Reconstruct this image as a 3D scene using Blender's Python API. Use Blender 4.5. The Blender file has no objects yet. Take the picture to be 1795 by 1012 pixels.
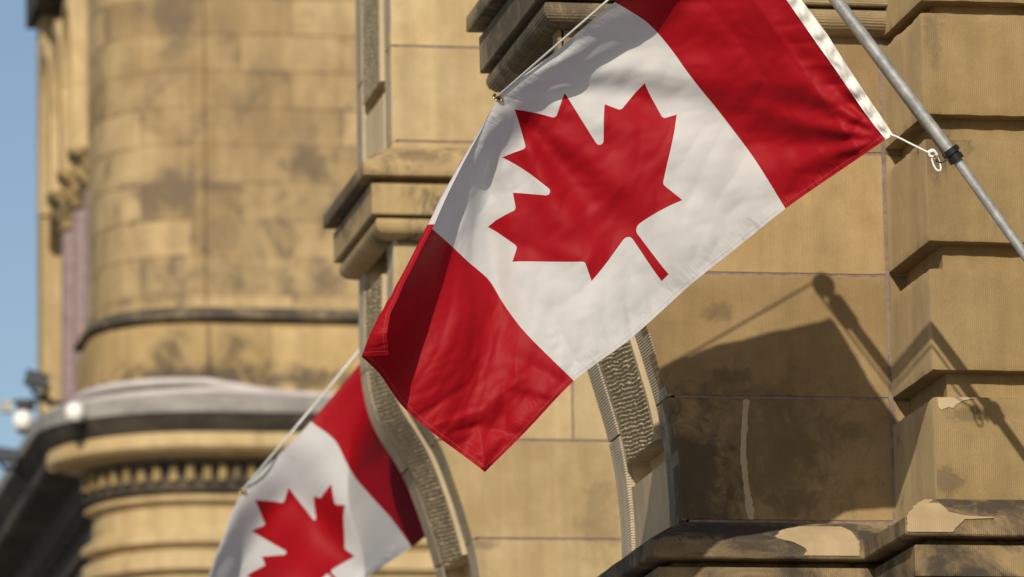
import bpy, bmesh, math, random
import numpy as np
from mathutils import Vector, Matrix, noise as mnoise
from mathutils.geometry import delaunay_2d_cdt
random.seed(7)
sc = bpy.context.scene
COL = sc.collection

# ------------------------------------------------------------------ camera
FPX = 200/36*1795                      # 200 mm lens on a 36 mm sensor, in photograph pixels
def nrm(v):
    v = np.array(v, float); return v/np.linalg.norm(v)
Yc = nrm((-1850, 1950, FPX))           # world Y (away from the lens) seen in camera axes (right, down, forward)
zz = (1950-.018*1850)/FPX
Zc = nrm((-.018, -1, zz)); Zc = nrm(Zc-Yc*np.dot(Zc, Yc))
Xc = np.cross(Yc, Zc)
CAMPOS = Vector((0, 0, 1.7))
right = Vector((Xc[0], Yc[0], Zc[0])); down = Vector((Xc[1], Yc[1], Zc[1])); fwd = Vector((Xc[2], Yc[2], Zc[2]))
cam = bpy.data.cameras.new('camera'); camo = bpy.data.objects.new('camera', cam); COL.objects.link(camo)
M = Matrix.Identity(4)
for i in range(3):
    M[i][0] = right[i]; M[i][1] = -down[i]; M[i][2] = -fwd[i]; M[i][3] = CAMPOS[i]
camo.matrix_world = M
cam.lens = 200; cam.sensor_width = 36; cam.sensor_fit = 'HORIZONTAL'
cam.clip_start = .5; cam.clip_end = 5000
cam.dof.use_dof = True; cam.dof.aperture_fstop = 3.7; cam.dof.focus_distance = 20.0
sc.camera = camo

def P(px, py, Y):                      # the point of the vertical plane y = Y that the photo shows at (px, py)
    d = right*(px-897.5)+down*(py-506)+fwd*FPX
    return CAMPOS+d*(Y/d.y)

# ------------------------------------------------------------------ light
L = Vector((.61, 1.62, -1)).normalized()
S = -L
elev = math.asin(S.z); azim = math.atan2(S.x, S.y)
w = bpy.data.worlds.new('World'); sc.world = w; w.use_nodes = True
nt = w.node_tree; nt.nodes.clear()
sky = nt.nodes.new('ShaderNodeTexSky'); sky.sky_type = 'NISHITA'; sky.sun_disc = False
sky.sun_elevation = elev; sky.sun_rotation = azim; sky.air_density = 1.0; sky.dust_density = 0.75
bg = nt.nodes.new('ShaderNodeBackground'); bg.inputs['Strength'].default_value = .088
out = nt.nodes.new('ShaderNodeOutputWorld')
nt.links.new(sky.outputs[0], bg.inputs[0]); nt.links.new(bg.outputs[0], out.inputs[0])
sun = bpy.data.lights.new('sun', 'SUN'); sun.energy = 4.3; sun.angle = math.radians(.5); sun.color = (1, .91, .77)
suno = bpy.data.objects.new('sun', sun); COL.objects.link(suno)
suno.rotation_euler = L.to_track_quat('-Z', 'Y').to_euler(); suno.location = (-10, -20, 25)
sc.view_settings.view_transform = 'Standard'; sc.view_settings.look = 'None'
sc.view_settings.exposure = 0.0; sc.view_settings.gamma = 1; sc.view_settings.use_curve_mapping = False

# ------------------------------------------------------------------ objects
ORG = {}
def tag(o, label=None, cat=None, group=None, kind=None):
    if label: o['label'] = label
    if cat: o['category'] = cat
    if group: o['group'] = group
    if kind: o['kind'] = kind
    return o
def thing(name, loc, label, cat, group=None):
    o = bpy.data.objects.new(name, None); COL.objects.link(o); o.location = loc
    o.empty_display_size = .2
    ORG[o] = Vector(loc); return tag(o, label, cat, group)
class MB:                              # a bag of faces that becomes one mesh
    def __init__(s): s.v = []; s.f = []; s.uv = []; s.m = []; s.a = []
    def face(s, pts, uv=None, m=0, a=.5):
        n = len(s.v); s.v += [tuple(p) for p in pts]; s.f.append(tuple(range(n, n+len(pts))))
        s.uv.append(uv if uv else [(0, 0)]*len(pts)); s.m.append(m); s.a.append(a)
    def raw(s, verts, faces, uvs=None, m=0, a=.5):
        n = len(s.v); s.v += [tuple(p) for p in verts]
        for f in faces:
            s.f.append(tuple(i+n for i in f)); s.uv.append([uvs[i] for i in f] if uvs else [(0, 0)]*len(f)); s.m.append(m); s.a.append(a)
    def build(s, name, mats, parent=None, smooth=False, merge=0.0, label=None, fix=True):
        org = ORG.get(parent, Vector((0, 0, 0)))
        me = bpy.data.meshes.new(name)
        me.from_pydata([(p[0]-org.x, p[1]-org.y, p[2]-org.z) for p in s.v], [], s.f)
        if not isinstance(mats, (list, tuple)): mats = [mats]
        for m in mats: me.materials.append(m)
        me.polygons.foreach_set('material_index', s.m)
        uvl = me.uv_layers.new(name='UVMap')
        flat = [c for f in s.uv for q in f for c in q]
        uvl.data.foreach_set('uv', flat)
        at = me.attributes.new('blk', 'FLOAT', 'FACE'); at.data.foreach_set('value', s.a)
        if merge or fix:
            bm = bmesh.new(); bm.from_mesh(me)
            if merge: bmesh.ops.remove_doubles(bm, verts=bm.verts, dist=merge)
            if fix: bmesh.ops.recalc_face_normals(bm, faces=bm.faces)
            bm.to_mesh(me); bm.free()
        if smooth is True:
            me.polygons.foreach_set('use_smooth', [True]*len(me.polygons))
        elif smooth:
            me.polygons.foreach_set('use_smooth', [True]*len(me.polygons))
            me.set_sharp_from_angle(angle=math.radians(smooth))
        me.update()
        o = bpy.data.objects.new(name, me); COL.objects.link(o)
        if parent: o.parent = parent; ORG[o] = org
        if label: o['label'] = label
        return o
    def tube(s, pts, r, n=10, caps=True, m=0):
        pts = [Vector(p) for p in pts]; rs = r if isinstance(r, (list, tuple)) else [r]*len(pts)
        t0 = (pts[1]-pts[0]).normalized()
        nx = t0.orthogonal().normalized(); rings = []; V = []
        for i, p in enumerate(pts):
            t = (pts[min(i+1, len(pts)-1)]-pts[max(i-1, 0)]).normalized()
            nx = (nx-t*nx.dot(t)).normalized(); ny = t.cross(nx)
            V += [p+(nx*math.cos(2*math.pi*k/n)+ny*math.sin(2*math.pi*k/n))*rs[i] for k in range(n)]
        F = []
        for i in range(len(pts)-1):
            for k in range(n):
                a, b = i*n+k, i*n+(k+1) % n; F.append((a, b, b+n, a+n))
        if caps: F.append(tuple(reversed(range(n)))); F.append(tuple(range((len(pts)-1)*n, len(pts)*n)))
        s.raw(V, F, m=m)
    def box(s, x0, x1, y0, y1, z0, z1, a=.5, m=0):
        V = [(x, y, z) for x in (x0, x1) for y in (y0, y1) for z in (z0, z1)]
        s.raw(V, [(0, 1, 3, 2), (4, 6, 7, 5), (0, 4, 5, 1), (2, 3, 7, 6), (0, 2, 6, 4), (1, 5, 7, 3)], a=a, m=m)
    def ball(s, c, r, n=16, sz=1.0, z0=-1, z1=1):
        V = []; F = []; k = n//2
        for i in range(k+1):
            t = math.asin(z0)+(math.asin(z1)-math.asin(z0))*i/k
            for j in range(n):
                p = 2*math.pi*j/n
                V.append((c[0]+r*math.cos(t)*math.cos(p), c[1]+r*math.cos(t)*math.sin(p), c[2]+r*sz*math.sin(t)))
        for i in range(k):
            for j in range(n):
                F.append((i*n+j, i*n+(j+1) % n, (i+1)*n+(j+1) % n, (i+1)*n+j))
        s.raw(V, F)

def offset_path(path, e):              # path runs with the outside on its right hand side
    res = []
    n = len(path)
    for i, p in enumerate(path):
        p = Vector(p)
        dirs = []
        if i > 0: dirs.append((p-Vector(path[i-1])).normalized())
        if i < n-1: dirs.append((Vector(path[i+1])-p).normalized())
        ns = [Vector((d.y, -d.x)) for d in dirs]
        if len(ns) == 1: q = ns[0]
        else:
            q = ns[0]+ns[1]; q = q/max(.2, (1+ns[0].dot(ns[1])))
        res.append(p+q*e)
    return res
def sweep(mb, prof, path, a=.5, m=0, caps=True, seg=None):
    """prof: list of (e, z) from top to bottom; path: list of (x, y)"""
    rows = [[Vector((q.x, q.y, z)) for q in offset_path(path, e)] for e, z in prof]
    arc = [0]
    for i in range(1, len(path)): arc.append(arc[-1]+(Vector(path[i])-Vector(path[i-1])).length)
    pl = [0]
    for i in range(1, len(prof)): pl.append(pl[-1]+math.dist(prof[i], prof[i-1]))
    V = [p for r in rows for p in r]; n = len(path)
    UV = [(arc[j], -pl[i]) for i in range(len(prof)) for j in range(n)]
    F = []
    for i in range(len(prof)-1):
        for j in range(n-1):
            F.append((i*n+j, i*n+j+1, (i+1)*n+j+1, (i+1)*n+j))
    mb.raw(V, F, UV, m=m, a=a)

# ------------------------------------------------------------------ materials
class NT:
    def __init__(s, name):
        s.mat = bpy.data.materials.new(name); s.mat.use_nodes = True
        s.t = s.mat.node_tree; s.t.nodes.clear()
        s.out = s.n('ShaderNodeOutputMaterial')
    def n(s, typ, **kw):
        x = s.t.nodes.new(typ)
        for k, v in kw.items(): setattr(x, k, v)
        return x
    def l(s, a, b): s.t.links.new(a, b)
    def put(s, sock, v):
        if hasattr(v, 'is_output'): s.l(v, sock)
        else: sock.default_value = v
    def math(s, op, a, b=None, c=None, clamp=False):
        x = s.n('ShaderNodeMath', operation=op, use_clamp=clamp)
        s.put(x.inputs[0], a)
        if b is not None: s.put(x.inputs[1], b)
        if c is not None: s.put(x.inputs[2], c)
        return x.outputs[0]
    def vm(s, op, a, b):
        x = s.n('ShaderNodeVectorMath', operation=op); s.put(x.inputs[0], a); s.put(x.inputs[1], b); return x
    def noise(s, vec, scale, detail=4, rough=.55, dist=0):
        x = s.n('ShaderNodeTexNoise'); s.l(vec, x.inputs['Vector']); x.inputs['Scale'].default_value = scale
        x.inputs['Detail'].default_value = detail; x.inputs['Roughness'].default_value = rough; x.inputs['Distortion'].default_value = dist
        return x.outputs['Fac']
    def mapr(s, v, a, b, c=0, d=1, smooth=True):
        x = s.n('ShaderNodeMapRange'); x.clamp = True
        if smooth: x.interpolation_type = 'SMOOTHSTEP'
        s.put(x.inputs[0], v)
        for i, q in enumerate((a, b, c, d)): x.inputs[1+i].default_value = q
        return x.outputs[0]
    def mix(s, f, a, b, mode='MIX'):
        x = s.n('ShaderNodeMix', data_type='RGBA', blend_type=mode); s.put(x.inputs[0], f)
        for sock, v in ((x.inputs[6], a), (x.inputs[7], b)):
            if hasattr(v, 'is_output'): s.l(v, sock)
            else: sock.default_value = (*v, 1)
        return x.outputs[2]
    def bump(s, h, strength, dist, norm=None):
        x = s.n('ShaderNodeBump'); x.inputs['Strength'].default_value = strength; x.inputs['Distance'].default_value = dist
        s.l(h, x.inputs['Height'])
        if norm: s.l(norm, x.inputs['Normal'])
        return x.outputs[0]

def stone(name, base, base2, soot_col=(.045, .038, .032), soot=.0, tool=None, spots=(), grain=1.0, blkvar=.38, brick=None, scale=1.0, soot_scale=2.2):
    """soot: 0..1 share of surface darkened by grime; tool = (axis, wavelength, strength) tooling grooves"""
    T = NT(name)
    pos = T.n('ShaderNodeNewGeometry').outputs['Position']
    uv = T.n('ShaderNodeUVMap').outputs[0]
    blk = T.n('ShaderNodeAttribute', attribute_name='blk').outputs['Fac']
    n1 = T.noise(pos, 1.1*scale, 5, .6); n2 = T.noise(pos, 5.5*scale, 7, .65, .3); n3 = T.noise(pos, 170, 3, .7)
    c = T.mix(T.mapr(T.math('ADD', T.math('MULTIPLY', n1, .55), T.math('MULTIPLY', n2, .45)), .36, .64), base, base2)
    v = T.math('ADD', T.math('MULTIPLY', T.math('SUBTRACT', blk, .5), blkvar*2), 1.0)
    if brick:
        b = T.n('ShaderNodeTexBrick'); T.l(uv, b.inputs['Vector'])
        b.inputs['Scale'].default_value = 1; b.inputs['Brick Width'].default_value = brick[0]; b.inputs['Row Height'].default_value = brick[1]
        b.inputs['Mortar Size'].default_value = .012; b.inputs['Mortar Smooth'].default_value = .1; b.inputs['Bias'].default_value = 0
        b.inputs['Color1'].default_value = (.76, .74, .70, 1); b.inputs['Color2'].default_value = (1.12, 1.12, 1.12, 1); b.inputs['Mortar'].default_value = (.78, .72, .68, 1)
        c = T.mix(1.0, c, b.outputs['Color'], 'MULTIPLY')
    vv = T.n('ShaderNodeCombineColor'); [T.l(v, vv.inputs[i]) for i in range(3)]
    c = T.mix(1.0, c, vv.outputs[0], 'MULTIPLY')
    g = T.math('ADD', T.math('MULTIPLY', n3, .5*grain), 1-.25*grain)
    streak = T.n('ShaderNodeMapping'); streak.inputs['Scale'].default_value = (9, 9, .8); T.l(pos, streak.inputs[0])
    n4 = T.noise(streak.outputs[0], 1.0, 5, .6)
    g = T.math('MULTIPLY', g, T.mapr(n4, .25, .75, .86, 1.1))
    gg = T.n('ShaderNodeCombineColor'); [T.l(g, gg.inputs[i]) for i in range(3)]
    c = T.mix(1.0, c, gg.outputs[0], 'MULTIPLY')
    # small dark flecks and pits
    n6 = T.noise(pos, 26, 4, .6)
    c = T.mix(T.mapr(n6, .69, .78, 0, .45), c, (.10, .065, .035))
    n5 = T.noise(pos, soot_scale, 7, .68, .6)
    mask = None
    ns = n5
    if brick:
        sb_ = T.n('ShaderNodeSeparateColor'); T.l(b.outputs['Color'], sb_.inputs[0]); ns = T.math('ADD', n5, T.math('MULTIPLY', T.math('SUBTRACT', .92, sb_.outputs[0]), .42))
    if soot > 0: mask = T.mapr(ns, .62-.5*soot, .80-.42*soot, 0, .92)
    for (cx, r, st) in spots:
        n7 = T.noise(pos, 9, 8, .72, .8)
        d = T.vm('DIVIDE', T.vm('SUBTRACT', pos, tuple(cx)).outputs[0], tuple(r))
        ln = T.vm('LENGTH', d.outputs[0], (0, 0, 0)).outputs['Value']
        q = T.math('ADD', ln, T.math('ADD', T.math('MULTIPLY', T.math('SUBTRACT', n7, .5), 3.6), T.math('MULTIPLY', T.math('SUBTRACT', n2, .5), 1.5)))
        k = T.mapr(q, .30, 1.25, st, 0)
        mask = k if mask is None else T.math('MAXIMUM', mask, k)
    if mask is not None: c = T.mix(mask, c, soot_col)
    p = T.n('ShaderNodeBsdfPrincipled'); T.l(c, p.inputs['Base Color']); p.inputs['Roughness'].default_value = .88
    p.inputs['Specular IOR Level'].default_value = .25
    h = T.math('ADD', T.math('MULTIPLY', n3, .6), T.math('MULTIPLY', n2, 1.2))
    nb = T.bump(h, .55*grain, .004)
    if tool:
        ax, wl, st = tool
        sx = T.n('ShaderNodeSeparateXYZ'); T.l(uv if ax in 'UV' else pos, sx.inputs[0])
        co = sx.outputs[{'X': 0, 'Y': 1, 'Z': 2, 'U': 0, 'V': 1}[ax]]
        ph = T.math('ADD', T.math('MULTIPLY', co, 2*math.pi/wl), T.math('MULTIPLY', T.noise(pos, 9, 3), 5.0))
        wv = T.math('MULTIPLY', T.math('ADD', T.math('SINE', ph), 1), T.mapr(T.noise(pos, 14, 3), .3, .7, .35, 1))
        nb = T.bump(wv, st, .0022, nb)
        k = T.mapr(wv, 0, 2, .88, 1.05)
        kk = T.n('ShaderNodeCombineColor'); [T.l(k, kk.inputs[i]) for i in range(3)]
        c2 = T.mix(1.0, c, kk.outputs[0], 'MULTIPLY'); T.l(c2, p.inputs['Base Color'])
    T.l(nb, p.inputs['Normal']); T.l(p.outputs[0], T.out.inputs[0])
    return T.mat
def plain(name, col, rough=.5, metal=0, var=.15, nscale=20, bump=0):
    T = NT(name); pos = T.n('ShaderNodeNewGeometry').outputs['Position']
    n1 = T.noise(pos, nscale, 5, .6)
    c = T.mix(T.mapr(n1, .3, .7), tuple(x*(1-var) for x in col), tuple(min(1, x*(1+var)) for x in col))
    p = T.n('ShaderNodeBsdfPrincipled'); T.l(c, p.inputs['Base Color']); p.inputs['Roughness'].default_value = rough; p.inputs['Metallic'].default_value = metal
    if bump: T.l(T.bump(T.noise(pos, nscale*4, 4), bump, .002), p.inputs['Normal'])
    T.l(p.outputs[0], T.out.inputs[0]); return T.mat
def cloth(name, col, trans, rough=.5, sheen=.1):
    T = NT(name); pos = T.n('ShaderNodeNewGeometry').outputs['Position']; uv = T.n('ShaderNodeUVMap').outputs[0]
    sx = T.n('ShaderNodeSeparateXYZ'); T.l(uv, sx.inputs[0])
    u, v = sx.outputs[0], sx.outputs[1]
    mp = T.n('ShaderNodeMapping'); mp.inputs['Scale'].default_value = (9, 5, 1); mp.inputs['Rotation'].default_value = (0, 0, .6); T.l(uv, mp.inputs[0])
    w1 = T.noise(mp.outputs[0], 1.0, 5, .55, .7)
    mp2 = T.n('ShaderNodeMapping'); mp2.inputs['Scale'].default_value = (42, 17, 1); mp2.inputs['Rotation'].default_value = (0, 0, -.4); T.l(uv, mp2.inputs[0])
    w2 = T.noise(mp2.outputs[0], 1.0, 4, .5, 1.0)
    # puckers run across the stitched hem
    dedge = T.math('MINIMUM', T.math('MINIMUM', v, T.math('SUBTRACT', 1, v)), T.math('MULTIPLY', T.math('SUBTRACT', 1, u), 2))
    hem = T.mapr(dedge, .02, .11, 1, 0)
    mp3 = T.n('ShaderNodeMapping'); mp3.inputs['Scale'].default_value = (62, 9, 1); T.l(uv, mp3.inputs[0])
    w3 = T.noise(mp3.outputs[0], 1.0, 3, .5, .8)
    line = T.mapr(T.math('ABSOLUTE', T.math('SUBTRACT', dedge, .016)), .0, .003, 1, 0)
    dash = T.mapr(T.math('SINE', T.math('MULTIPLY', T.math('ADD', u, T.math('MULTIPLY', v, .5)), 1500)), -.2, .2)
    weave = T.noise(pos, 900, 2, .5)
    h = T.math('ADD', T.math('MULTIPLY', w1, .10), T.math('MULTIPLY', w2, .05))
    h = T.math('ADD', h, T.math('MULTIPLY', T.math('MULTIPLY', w3, hem), .5))
    h = T.math('SUBTRACT', h, T.math('MULTIPLY', line, .06))
    nb = T.bump(h, .5, .030)
    nb = T.bump(weave, .15, .001, nb)
    stc = tuple(min(.85, .35+.6*x) for x in col)
    c = T.mix(T.math('MULTIPLY', T.math('MULTIPLY', line, dash), .22), T.mix(T.mapr(w1, .3, .7), tuple(x*.95 for x in col), col), stc)
    p = T.n('ShaderNodeBsdfPrincipled'); T.l(c, p.inputs['Base Color']); p.inputs['Roughness'].default_value = rough
    p.inputs['Sheen Weight'].default_value = sheen; p.inputs['Specular IOR Level'].default_value = .14
    T.l(nb, p.inputs['Normal'])
    tr = T.n('ShaderNodeBsdfTranslucent'); T.l(c, tr.inputs['Color']); T.l(nb, tr.inputs['Normal'])
    mx = T.n('ShaderNodeMixShader'); mx.inputs[0].default_value = trans
    T.l(p.outputs[0], mx.inputs[1]); T.l(tr.outputs[0], mx.inputs[2]); T.l(mx.outputs[0], T.out.inputs[0])
    return T.mat

Y1, YB, Y2, YT = 20.5, 19.89, 25.5, 45.0      # pier face, rusticated face, further pier, tower
T1, T2 = 1.05, .95
GOLD, GOLD2 = (.408, .288, .138), (.503, .383, .206)
def sp(px, py, Y, rx, rz, st, ry=.6): return (P(px, py, Y), (rx, ry, rz), st)
m_w1 = stone('sandstone_tooled', (.284, .191, .085), (.376, .266, .130), tool=('X', .0068, .4),
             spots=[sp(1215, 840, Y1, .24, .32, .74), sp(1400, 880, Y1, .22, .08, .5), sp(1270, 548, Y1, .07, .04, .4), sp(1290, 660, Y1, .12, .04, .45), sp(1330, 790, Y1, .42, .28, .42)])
m_w2 = stone('sandstone_clean', GOLD, GOLD2, tool=('X', .009, .15), grain=.6, spots=[sp(850, 955, Y2, .1, .03, .4), sp(1050, 920, Y2, .1, .2, .25)])
m_rust = stone('sandstone_block', (.266, .185, .083), (.340, .246, .119), tool=('X', .0075, .3), blkvar=.22,
               spots=[sp(1650, 250, YB, .12, .1, .5), sp(1662, 842, YB, .05, .05, .45), sp(1690, 725, YB, .06, .04, .4), sp(1640, 60, YB, .04, .15, .3)])
m_rside = stone('sandstone_side_lit', (.42, .30, .15), (.505, .38, .20), grain=.8, blkvar=.2, soot=.06, soot_scale=4)  # lighter copy of the block stone: sunlight painted into its left sides
m_soot = stone('sandstone_sooty', (.27, .20, .11), (.37, .28, .155), soot=.16, tool=('Z', .010, .5), soot_scale=3.2, spots=[(P(940, 20, Y1+.3), (.42, 1.0, .36), .72)])
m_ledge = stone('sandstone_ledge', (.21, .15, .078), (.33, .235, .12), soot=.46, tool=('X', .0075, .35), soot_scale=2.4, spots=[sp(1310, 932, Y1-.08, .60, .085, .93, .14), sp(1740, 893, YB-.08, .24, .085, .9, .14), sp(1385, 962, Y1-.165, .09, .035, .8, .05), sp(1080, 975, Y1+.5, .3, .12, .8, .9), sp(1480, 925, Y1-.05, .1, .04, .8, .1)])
m_corn = stone('sandstone_weathered', (.37, .26, .125), (.44, .31, .15), soot=.20, soot_scale=3.5, spots=[(P(600, 350, Y2+.6), (.14, 1.1, .16), .75), (P(720, 275, Y2-.1), (.3, .3, .05), .5)])
m_margin = stone('sandstone_margin', (.42, .345, .235), (.51, .415, .28), soot=.06, tool=('V', .0105, 1.0), soot_scale=2.6, soot_col=(.07, .06, .05),  # tone lifted: sun on the left face is put into the colour
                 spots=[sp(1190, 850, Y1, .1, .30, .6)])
m_chan = stone('sandstone_channel', (.56, .425, .25), (.62, .48, .29), soot=.08, grain=.7)  # pale base paints in sunlight that the left-facing springer and channel lack
m_verm = stone('sandstone_vermiculated', (.42, .335, .205), (.49, .39, .24), soot=.04, grain=.7, soot_scale=7, soot_col=(.10, .085, .06))
m_mort = plain('mortar_pink', (.20, .145, .122), .95, 0, .25, 30, .4)
m_patch = stone('repair_mortar', (.405, .30, .17), (.46, .345, .20), grain=.5, tool=('X', .0075, .2))
m_filler = stone('filler_grey', (.40, .31, .20), (.46, .36, .23), grain=.5)
m_tower = stone('tower_sandstone', (.310, .216, .108), (.455, .335, .175), soot=.27, grain=.5, brick=(.85, .31), soot_scale=2.6, scale=.7, soot_col=(.15, .11, .07))
m_tband = stone('tower_band', (.22, .17, .10), (.33, .25, .14), soot=.6, grain=.5, soot_scale=1.5)
m_tdark = stone('tower_cornice_dark', (.065, .052, .038), (.125, .098, .066), soot=.5, grain=.5)  # near-black stone for soffit, dentil bed, left returns and upper cornice
m_flash = plain('lead_flashing', (.235, .22, .195), .7, .0, .25, 3)
m_pipe = plain('pale_pipe', (.46, .41, .39), .5, 0, .1, 4)
m_granite = plain('granite_shaft', (.26, .18, .17), .5, 0, .2, 14)
m_carved = stone('carved_capital', (.30, .21, .09), (.42, .30, .13), soot=.4, grain=.6, soot_scale=5)
m_gold = stone('tower_trim', GOLD, GOLD2, soot=.12, grain=.5)
m_steel = plain('galvanised_steel', (.40, .40, .39), .50, .5, .24, 28, .3)
m_brass = plain('brass', (.55, .36, .12), .3, 1, .1)
m_black = plain('black_rubber', (.012, .012, .013), .35, 0, .2, 30)
m_cable = plain('dull_cable', (.16, .13, .075), .5, .3, .15, 60)
m_stay = plain('pale_stay', (.55, .57, .56), .4, .3, .1, 60)
m_rope = plain('white_rope', (.72, .70, .66), .8, 0, .12, 200, .5)
m_white = cloth('white_nylon', (.73, .718, .708), .42, .5, .05)
m_red = cloth('red_nylon', (.345, .005, .011), .22, .55, .0)
m_canvas = plain('white_canvas', (.68, .65, .60), .85, 0, .08, 60, .5)
m_glassw = plain('white_dome', (.80, .78, .72), .35, 0, .05, 3)
m_dkmet = plain('dark_metal', (.03, .032, .033), .5, .2, .2, 10)
m_grey = plain('grey_box', (.34, .33, .30), .6, 0, .1, 8)
m_ground = plain('pale_pavement', (.20, .19, .175), .9, 0, .15, 2)

# ------------------------------------------------------------------ ground
g = MB(); R = 2500
n = 24; V = [(-R+2*R*i/n, -R+2*R*j/n, 0) for i in range(n+1) for j in range(n+1)]
g.raw(V, [(i*(n+1)+j, (i+1)*(n+1)+j, (i+1)*(n+1)+j+1, i*(n+1)+j+1) for i in range(n) for j in range(n)])
tag(g.build('ground', m_ground), kind='structure')

# ------------------------------------------------------------------ near building
X_PIER = P(1557, 480, Y1).x
root = thing('stone_building', (X_PIER, Y1+1, 0), 'near golden sandstone building with rusticated blocks, curved carved piers and moulded ledges', 'building')

def smooth_profile(px_pts, Y, step=.03):
    """left edge of a pier from pixels to a dense (x, z) polyline, top to bottom"""
    q = [P(x, y, Y) for x, y in px_pts]; q = [(p.x, p.z) for p in q]
    out_ = []
    for i in range(len(q)-1):
        p0 = q[max(0, i-1)]; p1 = q[i]; p2 = q[i+1]; p3 = q[min(len(q)-1, i+2)]
        k = max(1, int(math.dist(p1, p2)/step))
        # chord-scaled Hermite
        d = math.dist(p1, p2)
        def tan(a, b, c):
            la, lb = math.dist(a, b) or 1e-6, math.dist(b, c) or 1e-6
            return [((b[j]-a[j])/la*lb+(c[j]-b[j])/lb*la)/(la+lb) for j in (0, 1)]
        m1 = tan(p0, p1, p2) if i > 0 else [(p2[j]-p1[j])/d for j in (0, 1)]
        m2 = tan(p1, p2, p3) if i < len(q)-2 else [(p2[j]-p1[j])/d for j in (0, 1)]
        for s_ in range(k):
            t = s_/k; a = 2*t**3-3*t*t+1; b = t**3-2*t*t+t; c = -2*t**3+3*t*t; e = t**3-t*t
            out_.append(tuple(a*p1[j]+b*d*m1[j]+c*p2[j]+e*d*m2[j] for j in (0, 1)))
    out_.append(q[-1]); return out_
def x_at(prof, z):
    for (x0, z0), (x1, z1) in zip(prof, prof[1:]):
        if z0 >= z >= z1: return x0+(x1-x0)*(z0-z)/max(1e-9, z0-z1)
    return prof[0][0] if z > prof[0][1] else prof[-1][0]
def block_poly(mb, poly, yf, depth, ch, a):
    n = len(poly)
    if sum(poly[i][0]*poly[(i+1) % n][1]-poly[(i+1) % n][0]*poly[i][1] for i in range(n)) < 0: poly = poly[::-1]
    fine = []
    for i in range(n):
        p, q = poly[i], poly[(i+1) % n]; k = max(1, int(math.dist(p, q)/.035))
        for j in range(k):
            x, z = p[0]+(q[0]-p[0])*j/k, p[1]+(q[1]-p[1])*j/k
            if ch > .002:
                x += .0022*mnoise.noise((x*13, z*13, yf+a*9)); z += .0026*mnoise.noise((x*16, z*13, yf+5+a*9))
            fine.append((x, z))
    poly = fine; n = len(poly); ins = []
    for i in range(n):
        p0, p1, p2 = Vector(poly[i-1]), Vector(poly[i]), Vector(poly[(i+1) % n])
        d1 = (p1-p0).normalized(); d2 = (p2-p1).normalized()
        n1 = Vector((-d1.y, d1.x)); n2 = Vector((-d2.y, d2.x))
        q = (n1+n2)/max(.3, 1+n1.dot(n2)); ins.append(p1+q*ch)
    V = [(p.x, yf, p.y) for p in ins]+[(p[0], yf+ch, p[1]) for p in poly]+[(p[0], yf+depth, p[1]) for p in poly]
    F = [tuple(range(n))]
    for k in (0, 1):
        for i in range(n): F.append((k*n+i, k*n+(i+1) % n, (k+1)*n+(i+1) % n, (k+1)*n+i))
    mb.raw(V, F, a=a)
def wall_courses(mb, prof, zs, joints, xr, yf, depth=.1, mort=.009):
    rnd = random.Random(len(zs)*13+int(yf*10))
    for k in range(len(zs)-1):
        zt, zb = zs[k]-mort/2, zs[k+1]+mort/2
        cuts = [None]+sorted(joints.get(k, []))+[xr]
        for i in range(len(cuts)-1):
            r_ = cuts[i+1]-(mort/2 if i < len(cuts)-2 else 0)
            if cuts[i] is None:
                lf = [(x_at(prof, zt), zt)]+[p for p in prof if zb+.004 < p[1] < zt-.004]+[(x_at(prof, zb), zb)]
            else: lf = [(cuts[i]+mort/2, zt), (cuts[i]+mort/2, zb)]
            block_poly(mb, lf+[(r_, zb), (r_, zt)], yf, depth, .004, rnd.uniform(.3, .7))

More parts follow.
